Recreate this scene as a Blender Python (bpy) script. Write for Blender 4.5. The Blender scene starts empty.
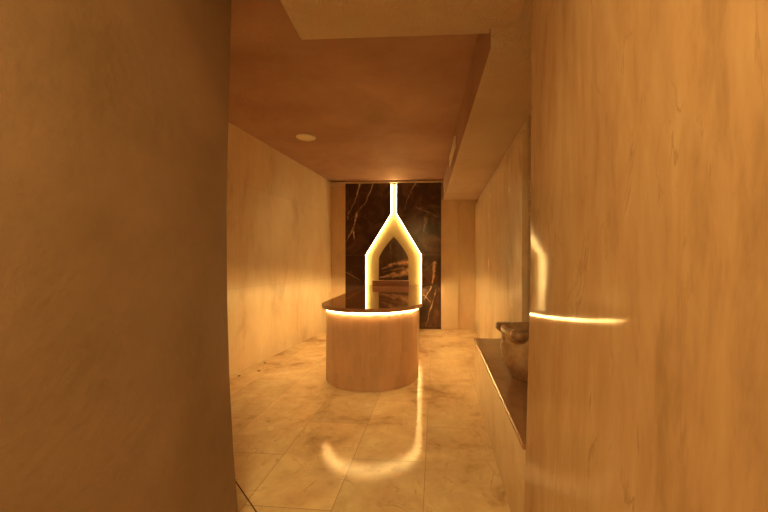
import bpy, bmesh, math, random
from mathutils import Vector
random.seed(4)
S = bpy.context.scene
C = S.collection
PI = math.pi

# ------------------------------------------------------------------ helpers
def tag(o, label=None, cat=None, group=None, kind=None):
    if label: o['label'] = label
    if cat: o['category'] = cat
    if group: o['group'] = group
    if kind: o['kind'] = kind
    return o

def obj(name, bm, mat=None, parent=None, smooth=False, bevel=0):
    bmesh.ops.recalc_face_normals(bm, faces=bm.faces[:])
    me = bpy.data.meshes.new(name)
    bm.to_mesh(me); bm.free()
    if smooth:
        for p in me.polygons: p.use_smooth = True
    if mat: me.materials.append(mat)
    o = bpy.data.objects.new(name, me); C.objects.link(o)
    if parent: 
        o.parent = parent
        o.matrix_parent_inverse = parent.matrix_basis.inverted()
    if bevel:
        b = o.modifiers.new('bevel', 'BEVEL'); b.width = bevel; b.segments = 3
        b.limit_method = 'ANGLE'; b.angle_limit = math.radians(35)
    return o

def empty(name, loc):
    o = bpy.data.objects.new(name, None); C.objects.link(o); o.location = loc
    return o

def box(bm, x0, x1, y0, y1, z0, z1):
    prism(bm, [(x0, y0), (x1, y0), (x1, y1), (x0, y1)], z0, z1)

def prism(bm, pts, z0, z1):
    """vertical prism over a plan outline"""
    a = [bm.verts.new((x, y, z0)) for x, y in pts]
    b = [bm.verts.new((x, y, z1)) for x, y in pts]
    n = len(pts)
    bm.faces.new(a[::-1]); bm.faces.new(b)
    for i in range(n):
        bm.faces.new((a[i], a[(i+1) % n], b[(i+1) % n], b[i]))

def slab_xz(bm, pts, y0, y1):
    """outline in the wall plane (x, z) given a thickness along y"""
    a = [bm.verts.new((x, y0, z)) for x, z in pts]
    b = [bm.verts.new((x, y1, z)) for x, z in pts]
    n = len(pts)
    bm.faces.new(a); bm.faces.new(b[::-1])
    for i in range(n):
        bm.faces.new((a[i], a[(i+1) % n], b[(i+1) % n], b[i]))

def lathe(bm, prof, cx, cy, seg=64, rfun=None):
    rings = []
    for k, (r, z) in enumerate(prof):
        ring = []
        for i in range(seg):
            a = 2*PI*i/seg
            rr = r if rfun is None else rfun(k, a, r)
            ring.append(bm.verts.new((cx+rr*math.cos(a), cy+rr*math.sin(a), z)))
        rings.append(ring)
    for r0, r1 in zip(rings, rings[1:]):
        for i in range(seg):
            bm.faces.new((r0[i], r0[(i+1) % seg], r1[(i+1) % seg], r1[i]))
    bm.faces.new(rings[0][::-1]); bm.faces.new(rings[-1])

# ------------------------------------------------------------------ materials
class NT:
    def __init__(s, name):
        s.m = bpy.data.materials.new(name); s.m.use_nodes = True
        s.t = s.m.node_tree; s.n = s.t.nodes; s.l = s.t.links
        s.b = s.n['Principled BSDF']
    def node(s, typ, **kw):
        x = s.n.new(typ)
        for k, v in kw.items(): setattr(x, k, v)
        return x
    def put(s, sock, v):
        if isinstance(v, bpy.types.NodeSocket): s.l.new(v, sock)
        elif v is not None: sock.default_value = v
    def math(s, op, a, b=None, c=None, clamp=False):
        x = s.node('ShaderNodeMath', operation=op, use_clamp=clamp)
        s.put(x.inputs[0], a); s.put(x.inputs[1], b)
        if c is not None: s.put(x.inputs[2], c)
        return x.outputs[0]
    def vm(s, op, a, b=None, scale=None):
        x = s.node('ShaderNodeVectorMath', operation=op)
        s.put(x.inputs[0], a)
        if b is not None: s.put(x.inputs[1], b)
        if scale is not None: s.put(x.inputs['Scale'], scale)
        return x.outputs['Value'] if op in ('LENGTH', 'DOT_PRODUCT', 'DISTANCE') else x.outputs[0]
    def noise(s, vec, scale, detail=4, rough=.55, dist=0, color=False):
        x = s.node('ShaderNodeTexNoise')
        s.put(x.inputs['Vector'], vec); x.inputs['Scale'].default_value = scale
        x.inputs['Detail'].default_value = detail; x.inputs['Roughness'].default_value = rough
        x.inputs['Distortion'].default_value = dist
        return x.outputs['Color' if color else 'Fac']
    def ramp(s, fac, stops):
        x = s.node('ShaderNodeValToRGB'); e = x.color_ramp.elements
        while len(e) > 1: e.remove(e[-1])
        e[0].position = stops[0][0]; e[0].color = (*stops[0][1], 1)
        for p, c in stops[1:]:
            k = e.new(p); k.color = (*c, 1)
        s.put(x.inputs[0], fac); return x.outputs[0]
    def mix(s, fac, a, b, blend='MIX'):
        x = s.node('ShaderNodeMix', data_type='RGBA', blend_type=blend)
        s.put(x.inputs[0], fac)
        s.put(x.inputs[6], a if isinstance(a, bpy.types.NodeSocket) else (*a, 1))
        s.put(x.inputs[7], b if isinstance(b, bpy.types.NodeSocket) else (*b, 1))
        return x.outputs[2]
    def mapping(s, vec, loc=(0,0,0), rot=(0,0,0), scale=(1,1,1)):
        x = s.node('ShaderNodeMapping'); s.put(x.inputs[0], vec)
        x.inputs[1].default_value = loc; x.inputs[2].default_value = rot; x.inputs[3].default_value = scale
        return x.outputs[0]
    def coord(s, kind='Object'):
        return s.node('ShaderNodeTexCoord').outputs[kind]
    def sep(s, vec):
        x = s.node('ShaderNodeSeparateXYZ'); s.put(x.inputs[0], vec); return x.outputs
    def comb(s, a=0., b=0., c=0.):
        x = s.node('ShaderNodeCombineXYZ')
        for i, v in enumerate((a, b, c)): s.put(x.inputs[i], v)
        return x.outputs[0]
    def bump(s, h, strength, dist=.01):
        x = s.node('ShaderNodeBump'); x.inputs['Strength'].default_value = strength
        x.inputs['Distance'].default_value = dist; s.put(x.inputs['Height'], h)
        s.l.new(x.outputs[0], s.b.inputs['Normal'])
    def brick(s, vec, w, h, off=.5, mortar=.003, loc=(0, 0, 0)):
        x = s.node('ShaderNodeTexBrick', offset=off)
        s.put(x.inputs['Vector'], s.mapping(vec, loc))
        x.inputs['Scale'].default_value = 1; x.inputs['Mortar Size'].default_value = mortar
        x.inputs['Mortar Smooth'].default_value = .2
        x.inputs['Brick Width'].default_value = w; x.inputs['Row Height'].default_value = h
        x.inputs['Color1'].default_value = (0, 0, 0, 1); x.inputs['Color2'].default_value = (1, 1, 1, 1)
        x.inputs['Mortar'].default_value = (.5, .5, .5, 1)
        return x.outputs['Color'], x.outputs['Fac']
    def finish(s, col, rough=.4, spec=.5):
        s.put(s.b.inputs['Base Color'], col if isinstance(col, bpy.types.NodeSocket) else (*col, 1))
        s.put(s.b.inputs['Roughness'], rough)
        s.b.inputs['Specular IOR Level'].default_value = spec
        return s.m

def marble(name, light, mid, dark, rough=.15, bricks=None, axes='xy', rot=0, stretch=(1, 1, 1), vein=.5,
           bumpy=.0, mortar_col=(.30, .20, .11), spec=.5, tone=.25, uv=False, scale=1.):
    t = NT(name)
    co = t.coord('Object')
    v = t.mapping(co, rot=(0, 0, rot), scale=stretch)
    n1 = t.noise(v, 1.7*scale, 6, .6, .6)
    n2 = t.noise(v, 7*scale, 6, .65, .4)
    f = t.math('ADD', t.math('MULTIPLY', n1, .65), t.math('MULTIPLY', n2, .35))
    col = t.ramp(f, [(.33, dark), (.46, mid), (.62, light)])
    # wispy darker veins: ridge of a warped noise
    r = t.noise(v, 2.3*scale, 5, .6, 1.6)
    r = t.math('ABSOLUTE', t.math('SUBTRACT', r, .5))
    r = t.math('SUBTRACT', 1, t.math('DIVIDE', r, .018), clamp=True)
    mask = t.math('MULTIPLY', t.math('SUBTRACT', n2, .47), 6, clamp=True)
    r = t.math('MULTIPLY', t.math('MULTIPLY', r, mask), vein)
    col = t.mix(r, col, dark)
    if bricks:
        if uv: bv = t.coord('UV')
        else:
            o = t.sep(t.mapping(co, rot=(0, 0, rot)))
            ax = {'x': o[0], 'y': o[1], 'z': o[2]}
            bv = t.comb(ax[axes[0]], ax[axes[1]], 0.)
        w, h, off, ms, loc = bricks
        bc, bf = t.brick(bv, w, h, off, ms, loc)
        g = t.math('ADD', t.math('MULTIPLY', t.sep(bc)[0], tone), 1 - tone*.5)
        col = t.mix(1., col, t.comb(g, g, g), 'MULTIPLY')
        col = t.mix(bf, col, mortar_col)
        rough_s = t.math('ADD', t.math('MULTIPLY', bf, .4), t.math('ADD', rough-.03, t.math('MULTIPLY', n2, .08)))
    else:
        rough_s = t.math('ADD', rough-.03, t.math('MULTIPLY', n2, .08))
    if bumpy:
        h = t.noise(co, 170, 2, .6)
        h2 = t.noise(co, 9, 2, .5)
        t.bump(t.math('ADD', h, t.math('MULTIPLY', h2, 2.)), bumpy, .004)
    return t.finish(col, rough_s, spec)

def plaster(name, base, dark, rough=.75, bump=.5, spec=.25, grain=60):
    t = NT(name); co = t.coord()
    a = t.noise(co, 1.4, 5, .6, .3); b = t.noise(co, grain, 3, .6)
    col = t.mix(t.math('MULTIPLY', t.math('SUBTRACT', a, .35), 2.2, clamp=True), dark, base)
    sp = t.math('MULTIPLY', t.math('SUBTRACT', t.noise(co, 38, 3, .7), .62), 8, clamp=True)
    col = t.mix(t.math('MULTIPLY', sp, .35), col, dark)
    t.bump(t.math('ADD', b, t.math('MULTIPLY', t.noise(co, 8, 3), 1.5)), bump, .014)
    return t.finish(col, rough, spec)

def emitter(name, col, strength):
    t = NT(name)
    t.b.inputs['Base Color'].default_value = (*col, 1)
    t.b.inputs['Emission Color'].default_value = (*col, 1)
    t.b.inputs['Emission Strength'].default_value = strength
    return t.m

def simple(name, col, rough=.5, spec=.4, metal=0):
    t = NT(name); co = t.coord()
    n = t.noise(co, 12, 4, .6)
    c = t.mix(n, tuple(x*.85 for x in col), tuple(min(1, x*1.1) for x in col))
    t.b.inputs['Metallic'].default_value = metal
    return t.finish(c, rough, spec)

LED = (1., .665, .215)
M_led = emitter('warm_led', LED, 10)
M_arch = emitter('warm_led_arch', (1., .66, .23), 4.2)

TH = math.radians(-2.3)
M_floor = marble('floor_marble', (.84, .72, .50), (.68, .52, .34), (.36, .23, .13), rough=.10, spec=.13,
                 bricks=(.93, .467, .5, .0022, (-.30, .060, 0)), axes='yx', rot=-TH, vein=.55, bumpy=.05, tone=.16,
                 mortar_col=(.46, .31, .18))
M_wall_l = marble('left_wall_marble', (.82, .72, .55), (.74, .61, .44), (.58, .44, .29), rough=.31,
                  bricks=(1.22, .636, .0, .0015, (.25, .0, 0)), axes='zy', stretch=(1, 1, .45), vein=.2, spec=.25, tone=.08,
                  mortar_col=(.55, .42, .28), bumpy=.02)
M_wall_r = marble('right_wall_marble', (.82, .72, .56), (.73, .61, .45), (.52, .40, .26), rough=.25,
                  bricks=(3.0, .62, .0, .0015, (.3, .16, 0)), axes='zy', stretch=(1, 1, .4), vein=.4, tone=.10,
                  mortar_col=(.5, .37, .24))
M_wall_b = marble('back_wall_marble', (.78, .66, .49), (.72, .58, .42), (.58, .45, .31), rough=.3, stretch=(1, 1, .5), vein=.4)
M_jamb = marble('polished_jamb_marble', (.64, .47, .31), (.52, .35, .22), (.32, .20, .12), rough=.05, spec=.16, stretch=(1, 1, .22), vein=.6,
                bumpy=.014, scale=2.)
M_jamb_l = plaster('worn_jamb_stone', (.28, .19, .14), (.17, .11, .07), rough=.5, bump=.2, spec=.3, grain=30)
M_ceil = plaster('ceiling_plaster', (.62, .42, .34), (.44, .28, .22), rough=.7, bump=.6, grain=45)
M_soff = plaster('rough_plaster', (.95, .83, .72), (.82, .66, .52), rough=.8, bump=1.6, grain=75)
M_body = marble('altar_strip_marble', (.74, .53, .40), (.64, .43, .31), (.50, .32, .22), rough=.24,
                bricks=(.55, .085, .37, .0006, (.2, 0, 0)), uv=True, tone=.17, vein=.3, stretch=(1, 1, .35), mortar_col=(.60, .42, .30), bumpy=.02)
M_bench = marble('bench_marble', (.78, .64, .46), (.72, .56, .38), (.60, .44, .29), rough=.2, vein=.35)
M_bench_top = marble('bench_top_marble', (.34, .18, .11), (.27, .14, .08), (.18, .09, .05), rough=.18, vein=.4)
M_bowl = marble('basin_marble', (.58, .41, .29), (.42, .27, .18), (.22, .13, .085), rough=.28, scale=4, vein=.7)
M_bowl_rim = marble('basin_rim_marble', (.36, .23, .15), (.24, .14, .09), (.13, .07, .045), rough=.3, scale=4, vein=.7)
M_block = simple('pink_marble', (.36, .20, .14), .3)
M_back = simple('cream_marble', (.56, .45, .22), .35)
M_white = simple('white_plastic', (.95, .90, .78), .5)
M_grille = simple('grille_mesh', (.93, .84, .66), .6)
M_hole = simple('dark_hole', (.05, .03, .02), .6)
M_dark = simple('dark_gap', (.10, .055, .03), .8)

# dark veined marble with its own recognisable veins (x, z on the wall plane)
def dark_marble(name, segs, base=(.060, .030, .022), cloud=(.16, .085, .055), vcol=(1., .70, .42), rough=.2, warp=.035, spec=.5):
    t = NT(name); co = t.coord()
    c = t.mix(t.math('MULTIPLY', t.math('SUBTRACT', t.noise(co, 3.5, 5, .6, .8), .45), 4, clamp=True), base, cloud)
    r = t.noise(co, 1.6, 6, .62, 1.8)
    r = t.math('ABSOLUTE', t.math('SUBTRACT', r, .5))
    r = t.math('SUBTRACT', 1, t.math('DIVIDE', r, .006), clamp=True)
    r = t.math('MULTIPLY', r, t.math('MULTIPLY', t.math('SUBTRACT', t.noise(co, 4, 3), .52), 5, clamp=True))
    c = t.mix(t.math('MULTIPLY', r, .35), c, vcol)
    w = t.vm('SUBTRACT', t.noise(co, 7, 4, .7, .5, color=True), (.5, .5, .5))
    p = t.vm('ADD', co, t.vm('SCALE', w, scale=warp*2.6))
    p = t.vm('MULTIPLY', p, (1, 0, 1))
    brk = t.math('ADD', t.math('MULTIPLY', t.math('SUBTRACT', t.noise(co, 16, 4, .7), .40), 6, clamp=True), .25, clamp=True)
    tot = None
    for x0, z0, x1, z1, wd, st in segs:
        a = Vector((x0, 0, z0)); b = Vector((x1, 0, z1)); d = b-a
        ap = t.vm('SUBTRACT', p, tuple(a))
        h = t.math('DIVIDE', t.vm('DOT_PRODUCT', ap, tuple(d)), d.length_squared, clamp=True)
        q = t.vm('SCALE', tuple(d), scale=h)
        dist = t.vm('DISTANCE', ap, q)
        taper = t.math('MULTIPLY', t.math('SUBTRACT', 1.25, h), wd*1.25)
        f = t.math('SUBTRACT', 1, t.math('DIVIDE', dist, taper), clamp=True)
        f = t.math('MULTIPLY', f, st)
        tot = f if tot is None else t.math('MAXIMUM', tot, f)
    if tot is not None:
        c = t.mix(t.math('MULTIPLY', tot, brk), c, vcol)
    return t.finish(c, rough, spec)

def pz(px, py): return (-1.451+(px-346)*.01923, 1.27-(py-262)*.0191)
def sg(px0, py0, px1, py1, w, s): return (*pz(px0, py0), *pz(px1, py1), w, s)
M_panel = dark_marble('dark_veined_marble', [
    sg(361, 183, 355, 203, .018, .9), sg(355, 203, 349, 214, .012, .5), sg(350, 211, 347, 222, .012, .5),
    sg(374, 184, 365, 205, .014, .7), sg(365, 204, 351, 220, .010, .4),
    sg(357, 213, 354, 228, .022, 1.), sg(354, 228, 355, 240, .020, .9), sg(353, 230, 347, 241, .016, .8),
    sg(416, 183, 409, 196, .010, .6), sg(409, 196, 403, 214, .007, .4), sg(417, 208, 440, 218, .010, .45),
    sg(426, 219, 424, 232, .035, .25),
    sg(435, 263, 432, 284, .030, 1.), sg(434, 262, 425, 272, .008, .4),
    sg(431, 287, 424, 300, .012, .7), sg(436, 289, 432, 306, .010, .5), sg(432, 305, 426, 326, .013, .7), sg(424, 294, 432, 304, .008, .5),
    sg(345, 271, 366, 283, .008, .6)])
M_niche = dark_marble('dark_niche_marble', [
    sg(409, 262, 388, 265, .055, 1.), sg(392, 265, 382, 269, .035, .8), sg(409, 271, 393, 277, .060, 1.), sg(395, 274, 380, 278, .035, .8),
    sg(391, 244, 392, 262, .012, .35), sg(404, 268, 384, 272, .018, .5)], vcol=(.95, .66, .42), warp=.03)
M_top = dark_marble('altar_top_marble', [], base=(.38, .19, .12), cloud=(.54, .30, .19), vcol=(.45, .26, .14), rough=.045, spec=.9)

# ------------------------------------------------------------------ setting
def struct(name, bm, mat, bevel=0, smooth=False):
    o = obj(name, bm, mat, bevel=bevel, smooth=smooth); o['kind'] = 'structure'; return o

CE = 2.81
bm = bmesh.new(); box(bm, -2.9, 1.6, -1.3, 6.75, -.1, 0); struct('floor', bm, M_floor)
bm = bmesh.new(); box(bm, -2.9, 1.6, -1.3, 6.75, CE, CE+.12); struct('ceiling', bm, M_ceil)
# left wall runs slightly inward towards the back
bm = bmesh.new(); prism(bm, [(-2.43, 1.39), (-1.72, 6.52), (-2.0, 6.62), (-2.9, 1.39)], 0, CE)
struct('wall_left', bm, M_wall_l)
bm = bmesh.new(); box(bm, -2.0, 1.5, 6.505, 6.7, 0, CE); struct('wall_back', bm, M_wall_b)
# pilaster right of the dark panel
bm = bmesh.new(); box(bm, .376, .697, 6.445, 6.505, 0, 2.44); struct('trim_1', bm, M_wall_b, bevel=.006)
bm = bmesh.new(); box(bm, -1.73, -1.452, 6.47, 6.505, 0, 2.72); struct('trim_2', bm, M_wall_b, bevel=.004)
# right wall: masonry, and marble cladding up to 2.33 m
bm = bmesh.new(); prism(bm, [(.854, 2.764), (1.067, 6.505), (1.5, 6.505), (1.5, 2.764)], 0, 2.44)
struct('wall_right', bm, M_soff)
bm = bmesh.new(); prism(bm, [(.804, 2.764), (1.017, 6.505), (1.066, 6.505), (.853, 2.764)], 0, 2.33)
struct('wall_cladding_right', bm, M_wall_r, bevel=.003)
# alcove over the bench, behind the doorway
bm = bmesh.new(); box(bm, 1.12, 1.5, 1.455, 2.763, 0, 2.44); struct('wall_alcove', bm, M_wall_r)
# doorway sides
def jamb(name, side, prof, y0, y1, xo, mat):
    """solid doorway side; prof = (z, x) of the inner edge at y1, slope lets the face lean"""
    bm = bmesh.new(); rings = []; r = .006
    for z, x in prof:
        dx = (-.037 if side > 0 else .0)*(y1-y0)
        pts = [(x+dx, y0, z), (x-.00005*side, y1-r-.003, z)]

        for k in range(5):
            a = k/4*PI/2
            pts.append((x+side*r*(1-math.cos(a)), y1-r+r*math.sin(a), z))
        pts += [(xo, y1, z), (xo, y0, z)]
        rings.append([bm.verts.new(p) for p in pts])
    n = len(rings[0])
    for a, b in zip(rings, rings[1:]):
        for i in range(n): bm.faces.new((a[i], a[(i+1) % n], b[(i+1) % n], b[i]))
    bm.faces.new(rings[0]); bm.faces.new(rings[-1][::-1])
    o = struct(name, bm, mat)
    for p in o.data.polygons: p.use_smooth = abs(p.normal.z) < .5
    e = o.modifiers.new('e', 'EDGE_SPLIT'); e.split_angle = math.radians(40)
    return o
jamb('wall_doorway_right', 1, [(0, .424), (.22, .430), (.7, .444), (1.2, .457), (2.0, .461), (CE, .461)], -1.0, 1.455, 1.5, M_jamb)
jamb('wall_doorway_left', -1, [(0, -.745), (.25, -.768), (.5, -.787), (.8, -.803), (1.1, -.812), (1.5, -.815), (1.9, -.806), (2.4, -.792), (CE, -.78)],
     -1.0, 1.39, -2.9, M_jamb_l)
bm = bmesh.new(); box(bm, -2.9, 1.5, -1.2, -1.0, 0, CE); struct('wall_doorway_rear', bm, M_soff)
# dropped soffit over the doorway, with the long bulkhead running to the back wall
bm = bmesh.new(); box(bm, -.692, .52, -1.0, 1.93, 2.55, CE); struct('ceiling_doorway', bm, M_soff, bevel=.006)
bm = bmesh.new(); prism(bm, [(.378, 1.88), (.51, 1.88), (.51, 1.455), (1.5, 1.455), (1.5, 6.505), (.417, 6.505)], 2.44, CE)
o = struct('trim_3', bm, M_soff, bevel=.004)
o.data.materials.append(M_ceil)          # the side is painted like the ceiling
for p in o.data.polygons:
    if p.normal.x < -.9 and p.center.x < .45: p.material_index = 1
# ledge along the top of the back wall
bm = bmesh.new(); box(bm, -1.735, .415, 6.40, 6.505, 2.772, 2.797); struct('trim_4', bm, M_soff, bevel=.003)
bm = bmesh.new(); box(bm, -1.735, -1.452, 6.42, 6.505, 2.72, 2.772); struct('trim_5', bm, M_soff, bevel=.003)

# dark open joint crossing the floor diagonally by the doorway
bm = bmesh.new(); a = Vector((-1.17, 2.01)); b = Vector((-.55, 1.41)); n = Vector((.0022, .0022))
prism(bm, [tuple(a-n), tuple(b-n), tuple(b+n), tuple(a+n)], -.002, .0012); struct('trim_6', bm, M_dark)

# ------------------------------------------------------------------ dark back panel with lit arch
panel = empty('arch_panel', (-.537, 6.48, 0))
tag(panel, 'tall dark veined marble panel with glowing pointed arch cutout, on the back wall', 'wall panel')
Y0, Y1 = 6.452, 6.500
xl, xr, zt = -1.451, .376, 2.786
g = .0012
bm = bmesh.new()
slab_xz(bm, [(xl, zt), (-.576, zt), (-.576, 2.19), (-1.062, 1.404+g), (xl, 1.404+g)], Y0, Y1)
slab_xz(bm, [(xr-.001, zt), (-.468, zt), (-.468, 2.19), (.005, 1.404+g), (xr-.001, 1.404+g)], Y0, Y1)
slab_xz(bm, [(-.576, zt), (-.468, zt), (-.468, 2.755), (-.576, 2.755)], Y0, Y1)
slab_xz(bm, [(xl, 1.404-g), (-1.062, 1.404-g), (-1.062, .8196), (xl, .8196)], Y0, Y1)
slab_xz(bm, [(xr-.001, 1.404-g), (.005, 1.404-g), (.005, .8196), (xr-.001, .8196)], Y0, Y1)
slab_xz(bm, [(xl, .8176), (xr-.001, .8176), (xr-.001, .004), (xl, .004)], Y0, Y1)
obj('stone_slab', bm, M_panel, panel)
bm = bmesh.new(); slab_xz(bm, [(-1.1, .82), (.04, .82), (.04, 1.42), (-.44, 2.22), (-.44, 2.77), (-.60, 2.77), (-.60, 2.22), (-1.1, 1.42)], 6.4995, 6.504)
obj('arch_backing', bm, M_back, panel)['label'] = 'pale stone backing lit by the strips'
# LED ribbon following the cut edge of the arch
def ribbon(path, w, ya, yb):
    bm = bmesh.new()
    P = [Vector(p) for p in path]; N = []
    for i in range(len(P)):
        d1 = (P[i]-P[i-1]).normalized() if i else (P[1]-P[0]).normalized()
        d2 = (P[i+1]-P[i]).normalized() if i < len(P)-1 else d1
        t = (d1+d2).normalized(); n = Vector((-t.y, t.x))
        N.append(n * (w/max(.3, n.dot(Vector((-d1.y, d1.x))))))
    Q = [p+n for p, n in zip(P, N)]
    rows = []
    for p, q in zip(P, Q):
        rows.append([bm.verts.new((p.x, ya, p.y)), bm.verts.new((q.x, ya, q.y)), bm.verts.new((q.x, yb, q.y)), bm.verts.new((p.x, yb, p.y))])
    for a, b in zip(rows, rows[1:]):
        for i in range(4): bm.faces.new((a[i], a[(i+1) % 4], b[(i+1) % 4], b[i]))
    bm.faces.new(rows[0]); bm.faces.new(rows[-1][::-1])
    return bm
e = .001
left_path = [(-1.062+e, .8205), (-1.062+e, 1.404), (-.576+e, 2.19), (-.576+e, 2.753)]
right_path = [(-.468-e, 2.753), (-.468-e, 2.19), (.005-e, 1.404), (.005-e, .8205)]
for path in (left_path, right_path):
    # offset must point into the opening
    bmr = ribbon(path[::-1], .013, 6.462, 6.497)
    o = obj('led_strip', bmr, M_arch, panel); o['label'] = 'glowing yellow light strip'
# inner pointed arch (ogive) of dark stone
def ogive():
    pts = [(-.243, .822), (-.243, 1.33)]
    for k in range(1, 12):
        s = k/12
        x = -.243 + (-.524+.243)*(s**1.25)
        z = 1.33 + (1.755-1.33)*(s**.93)
        pts.append((x, z))
    pts.append((-.524, 1.758))
    L = [(-.81-( -.243)+0 + 0, 0)]
    left = [(-1.053-x, z) for x, z in pts[:-1]][::-1]
    left = [(-.524-(p[0]+.524)*(-.81+.524)/(-.243+.524)*-1, p[1]) for p in pts[:-1]][::-1]
    return pts + left
bm = bmesh.new(); slab_xz(bm, ogive(), 6.472, 6.499)
obj('arch_inset', bm, M_niche, panel)['label'] = 'dark pointed inner stone with pale streaks'

# ------------------------------------------------------------------ massage altar
cx, cy = -.546, 3.807
YB = 6.448
def dshape(r, n=48, yb=YB):
    pts = [(cx+r, yb)]
    for i in range(n+1):
        a = -PI*i/n
        pts.append((cx+r*math.cos(a), cy+r*math.sin(a)))
    pts.append((cx-r, yb))
    return pts
altar = empty('massage_table', (cx, cy, 0))
tag(altar, 'long round-ended marble massage altar with a dark polished top and glowing edge', 'massage table')
def walls(r, z0, z1, name, mat, closed=True):
    pts = dshape(r); bm = bmesh.new(); uvl = bm.loops.layers.uv.new('UVMap')
    a = [bm.verts.new((x, y, z0)) for x, y in pts]; b = [bm.verts.new((x, y, z1)) for x, y in pts]
    acc = [0]
    for i in range(1, len(pts)): acc.append(acc[-1]+math.dist(pts[i-1], pts[i]))
    acc.append(acc[-1]+2*r)
    n = len(pts)
    for i in range(n):
        j = (i+1) % n
        f = bm.faces.new((a[i], a[j], b[j], b[i]))
        for l, uv in zip(f.loops, ((z0, acc[i]), (z0, acc[i+1]), (z1, acc[i+1]), (z1, acc[i]))): l[uvl].uv = uv
    bm.faces.new(b)
    bm.faces.new(a[::-1])
    o = obj(name, bm, mat, altar)
    for p in o.data.polygons: p.use_smooth = abs(p.normal.z) < .5
    e = o.modifiers.new('e', 'EDGE_SPLIT'); e.split_angle = math.radians(40)
    return o
walls(.512, 0, .775, 'base', M_body)['label'] = 'curved base faced with narrow vertical marble strips'
# LED ribbon just under the overhanging slab
def band(r0, r1, z0, z1):
    bm = bmesh.new(); P = dshape(r0); Q = dshape(r1)
    rows = []
    for (x, y), (u, v) in zip(P, Q):
        rows.append([bm.verts.new((x, y, z0)), bm.verts.new((u, v, z0)), bm.verts.new((u, v, z1)), bm.verts.new((x, y, z1))])
    for a, b in zip(rows, rows[1:]):
        for i in range(4): bm.faces.new((a[i], a[(i+1) % 4], b[(i+1) % 4], b[i]))
    bm.faces.new(rows[0]); bm.faces.new(rows[-1][::-1])
    return bm
obj('led_strip', band(.5130, .521, .759, .775), M_led, altar)['label'] = 'glowing yellow light strip under the slab'
bm = bmesh.new(); prism(bm, dshape(.560), .776, .818)
o = obj('table_top', bm, M_top, altar, bevel=.007); o['label'] = 'dark brown polished stone slab'

bm = bmesh.new(); box(bm, -.907, -.222, 6.27, 6.446, .819, .925)
tag(obj('headrest_block', bm, M_block, bevel=.006), 'low pinkish brown stone block lying at the far end of the altar, under the arch', 'headrest')

# ------------------------------------------------------------------ bench and basin
bench = empty('stone_bench', (.75, 2.4, 0))
tag(bench, 'low pale marble bench built along the right wall, carrying the basin', 'bench')
bm = bmesh.new(); prism(bm, [(.440, 1.458), (.538, 3.462), (.833, 3.462), (.796, 2.760), (1.10, 2.760), (1.10, 1.458)], 0, .474)
obj('bench_base', bm, M_bench, bench)
bm = bmesh.new(); prism(bm, [(.428, 1.458), (.532, 3.472), (.834, 3.472), (.7965, 2.760), (1.115, 2.760), (1.115, 1.458)], .474, .50)
obj('bench_top', bm, M_bench_top, bench, bevel=.006)['label'] = 'brown marble seat slab'

bx, by = .748, 2.33
basin = empty('marble_basin', (bx, by, .5))
tag(basin, 'mottled brown carved stone wash basin with lobed rim, standing on the bench', 'basin')
zb, zr = .5, .832
prof = [(.128, zb), (.136, zb+.010), (.140, zb+.022), (.162, zb+.05), (.186, zb+.095), (.201, zb+.145), (.206, zb+.20), (.202, zb+.25),
        (.200, zb+.275), (.206, zb+.290), (.205, zr-.006), (.199, zr), (.172, zr), (.166, zr-.006), (.158, zr-.05), (.135, zr-.12), (.08, zr-.18), (.02, zr-.20)]
bm = bmesh.new(); lathe(bm, prof, bx, by)
obj('bowl', bm, M_bowl, basin, smooth=True)
for ang in (139, 231, 319, 51):
    a = math.radians(ang); bm = bmesh.new()
    # rounded lug tapering down into the bowl
    layers = [(zr+.003, .078, .050), (zr-.005, .088, .060), (zr-.034, .088, .060), (zr-.048, .074, .050), (zr-.070, .034, .032)]
    rings = []
    for z, L, W in layers:
        ring = []
        for i in range(20):
            t = 2*PI*i/20
            sx, sy = math.cos(t), math.sin(t)
            rad = .182 + (L*sx if sx > 0 else .012*sx); tan = W*sy
            ring.append(bm.verts.new((bx+rad*math.cos(a)-tan*math.sin(a), by+rad*math.sin(a)+tan*math.cos(a), z)))
        rings.append(ring)
    for p, q in zip(rings, rings[1:]):
        for i in range(20): bm.faces.new((p[i], p[(i+1) % 20], q[(i+1) % 20], q[i]))
    bm.faces.new(rings[0]); bm.faces.new(rings[-1][::-1])
    obj('handle', bm, M_bowl_rim, basin, smooth=True)

# ------------------------------------------------------------------ small fittings
lx, ly = -1.418, 4.122
sp = empty('ceiling_speaker', (lx, ly, CE-.012))
tag(sp, 'small round pale grille set flush in the ceiling, left of the altar', 'ceiling speaker')
bm = bmesh.new(); lathe(bm, [(.098, CE-.001), (.120, CE-.001), (.120, CE-.006), (.112, CE-.012), (.100, CE-.012), (.098, CE-.006)], lx, ly, 48)
bmesh.ops.delete(bm, geom=[f for f in bm.faces if len(f.verts) > 4], context='FACES_ONLY')
obj('rim', bm, M_white, sp, smooth=True)
bm = bmesh.new(); lathe(bm, [(.099, CE-.0005), (.099, CE-.006), (.05, CE-.008), (.012, CE-.0085)], lx, ly, 48)
obj('grille', bm, M_grille, sp)
bm = bmesh.new(); lathe(bm, [(.006, CE-.008), (.006, CE-.012), (.004, CE-.013)], lx, ly, 16)
obj('screw', bm, M_white, sp)

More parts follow.
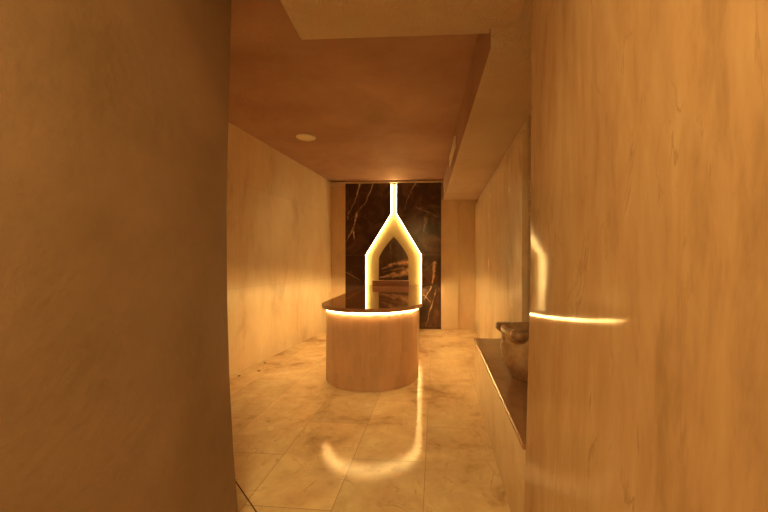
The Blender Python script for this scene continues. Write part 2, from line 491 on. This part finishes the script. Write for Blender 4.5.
vent = empty('air_vent', (.39, 4.3, 2.64))
tag(vent, 'small pale slotted vent high on the side of the right bulkhead', 'air vent')
def bx_face(y): return .378+(y-1.88)*(.417-.378)/(6.505-1.88)
def vbox(bm, y0, y1, z0, z1, d0, d1):
    prism(bm, [(bx_face(y0)-d1, y0), (bx_face(y0)-d0, y0), (bx_face(y1)-d0, y1), (bx_face(y1)-d1, y1)], z0, z1)
bm = bmesh.new()
va, vb, vz0, vz1 = 3.93, 4.75, 2.59, 2.72
vbox(bm, va, vb, vz1-.018, vz1, .001, .014); vbox(bm, va, vb, vz0, vz0+.018, .001, .014)
vbox(bm, va, va+.018, vz0+.018, vz1-.018, .001, .014); vbox(bm, vb-.018, vb, vz0+.018, vz1-.018, .001, .014)
obj('frame', bm, M_white, vent)
for k in range(4):
    z = vz0+.029+k*.021
    bm = bmesh.new(); vbox(bm, va+.018, vb-.018, z, z+.009, .002, .011)
    obj('slat', bm, M_white, vent)

for (x, y), where in zip(((-2.027, 3.69), (-1.89, 3.871), (-1.962, 4.181)),
        ('nearest the doorway of three', 'middle of three', 'farthest from the doorway of three')):
    d = bmesh.new(); lathe(d, [(.014, .0005), (.017, .0005), (.017, .003), (.012, .004), (.011, .002)], x, y, 20)
    tag(obj('drain_hole', d, M_hole), 'dark round drain hole beside the left wall, %s' % where, 'drain', 'drain holes by the left wall')

# ------------------------------------------------------------------ unseen fill lamp, added behind the viewer to brighten doorway and room
lamp = empty('fill_lamp', (-.1, -.3, 2.55))
tag(lamp, 'round warm fill lamp added under the doorway soffit, out of view', 'fill lamp')
bm = bmesh.new(); lathe(bm, [(.20, 2.55), (.225, 2.55), (.225, 2.53), (.21, 2.522), (.20, 2.53)], -.1, -.3, 40)
obj('rim', bm, M_white, lamp, smooth=True)
bm = bmesh.new(); lathe(bm, [(.199, 2.5495), (.199, 2.530), (.10, 2.520)], -.1, -.3, 40)
obj('diffuser', bm, emitter('fill_lamp_glass', LED, 18), lamp)

# ------------------------------------------------------------------ world, camera, colour
w = bpy.data.worlds.new('world'); S.world = w; w.use_nodes = True
w.node_tree.nodes['Background'].inputs[0].default_value = (.9, .55, .25, 1)
w.node_tree.nodes['Background'].inputs[1].default_value = .02
cam = bpy.data.cameras.new('camera'); co = bpy.data.objects.new('camera', cam); C.objects.link(co)
co.location = (0, 0, 1.27); co.rotation_euler = (PI/2, 0, math.radians(2.9))
cam.sensor_width = 36; cam.lens = 36*340/768
cam.shift_x = -(404-384)/768; cam.shift_y = (262-256)/768
cam.clip_start = .02
S.camera = co
S.view_settings.view_transform = 'Standard'; S.view_settings.look = 'None'
S.view_settings.gamma = 1; S.view_settings.exposure = 2.92; S.view_settings.use_curve_mapping = False
S.cycles.use_denoising = True
S.cycles.max_bounces = 12; S.cycles.diffuse_bounces = 8; S.cycles.glossy_bounces = 6
S.cycles.caustics_reflective = True
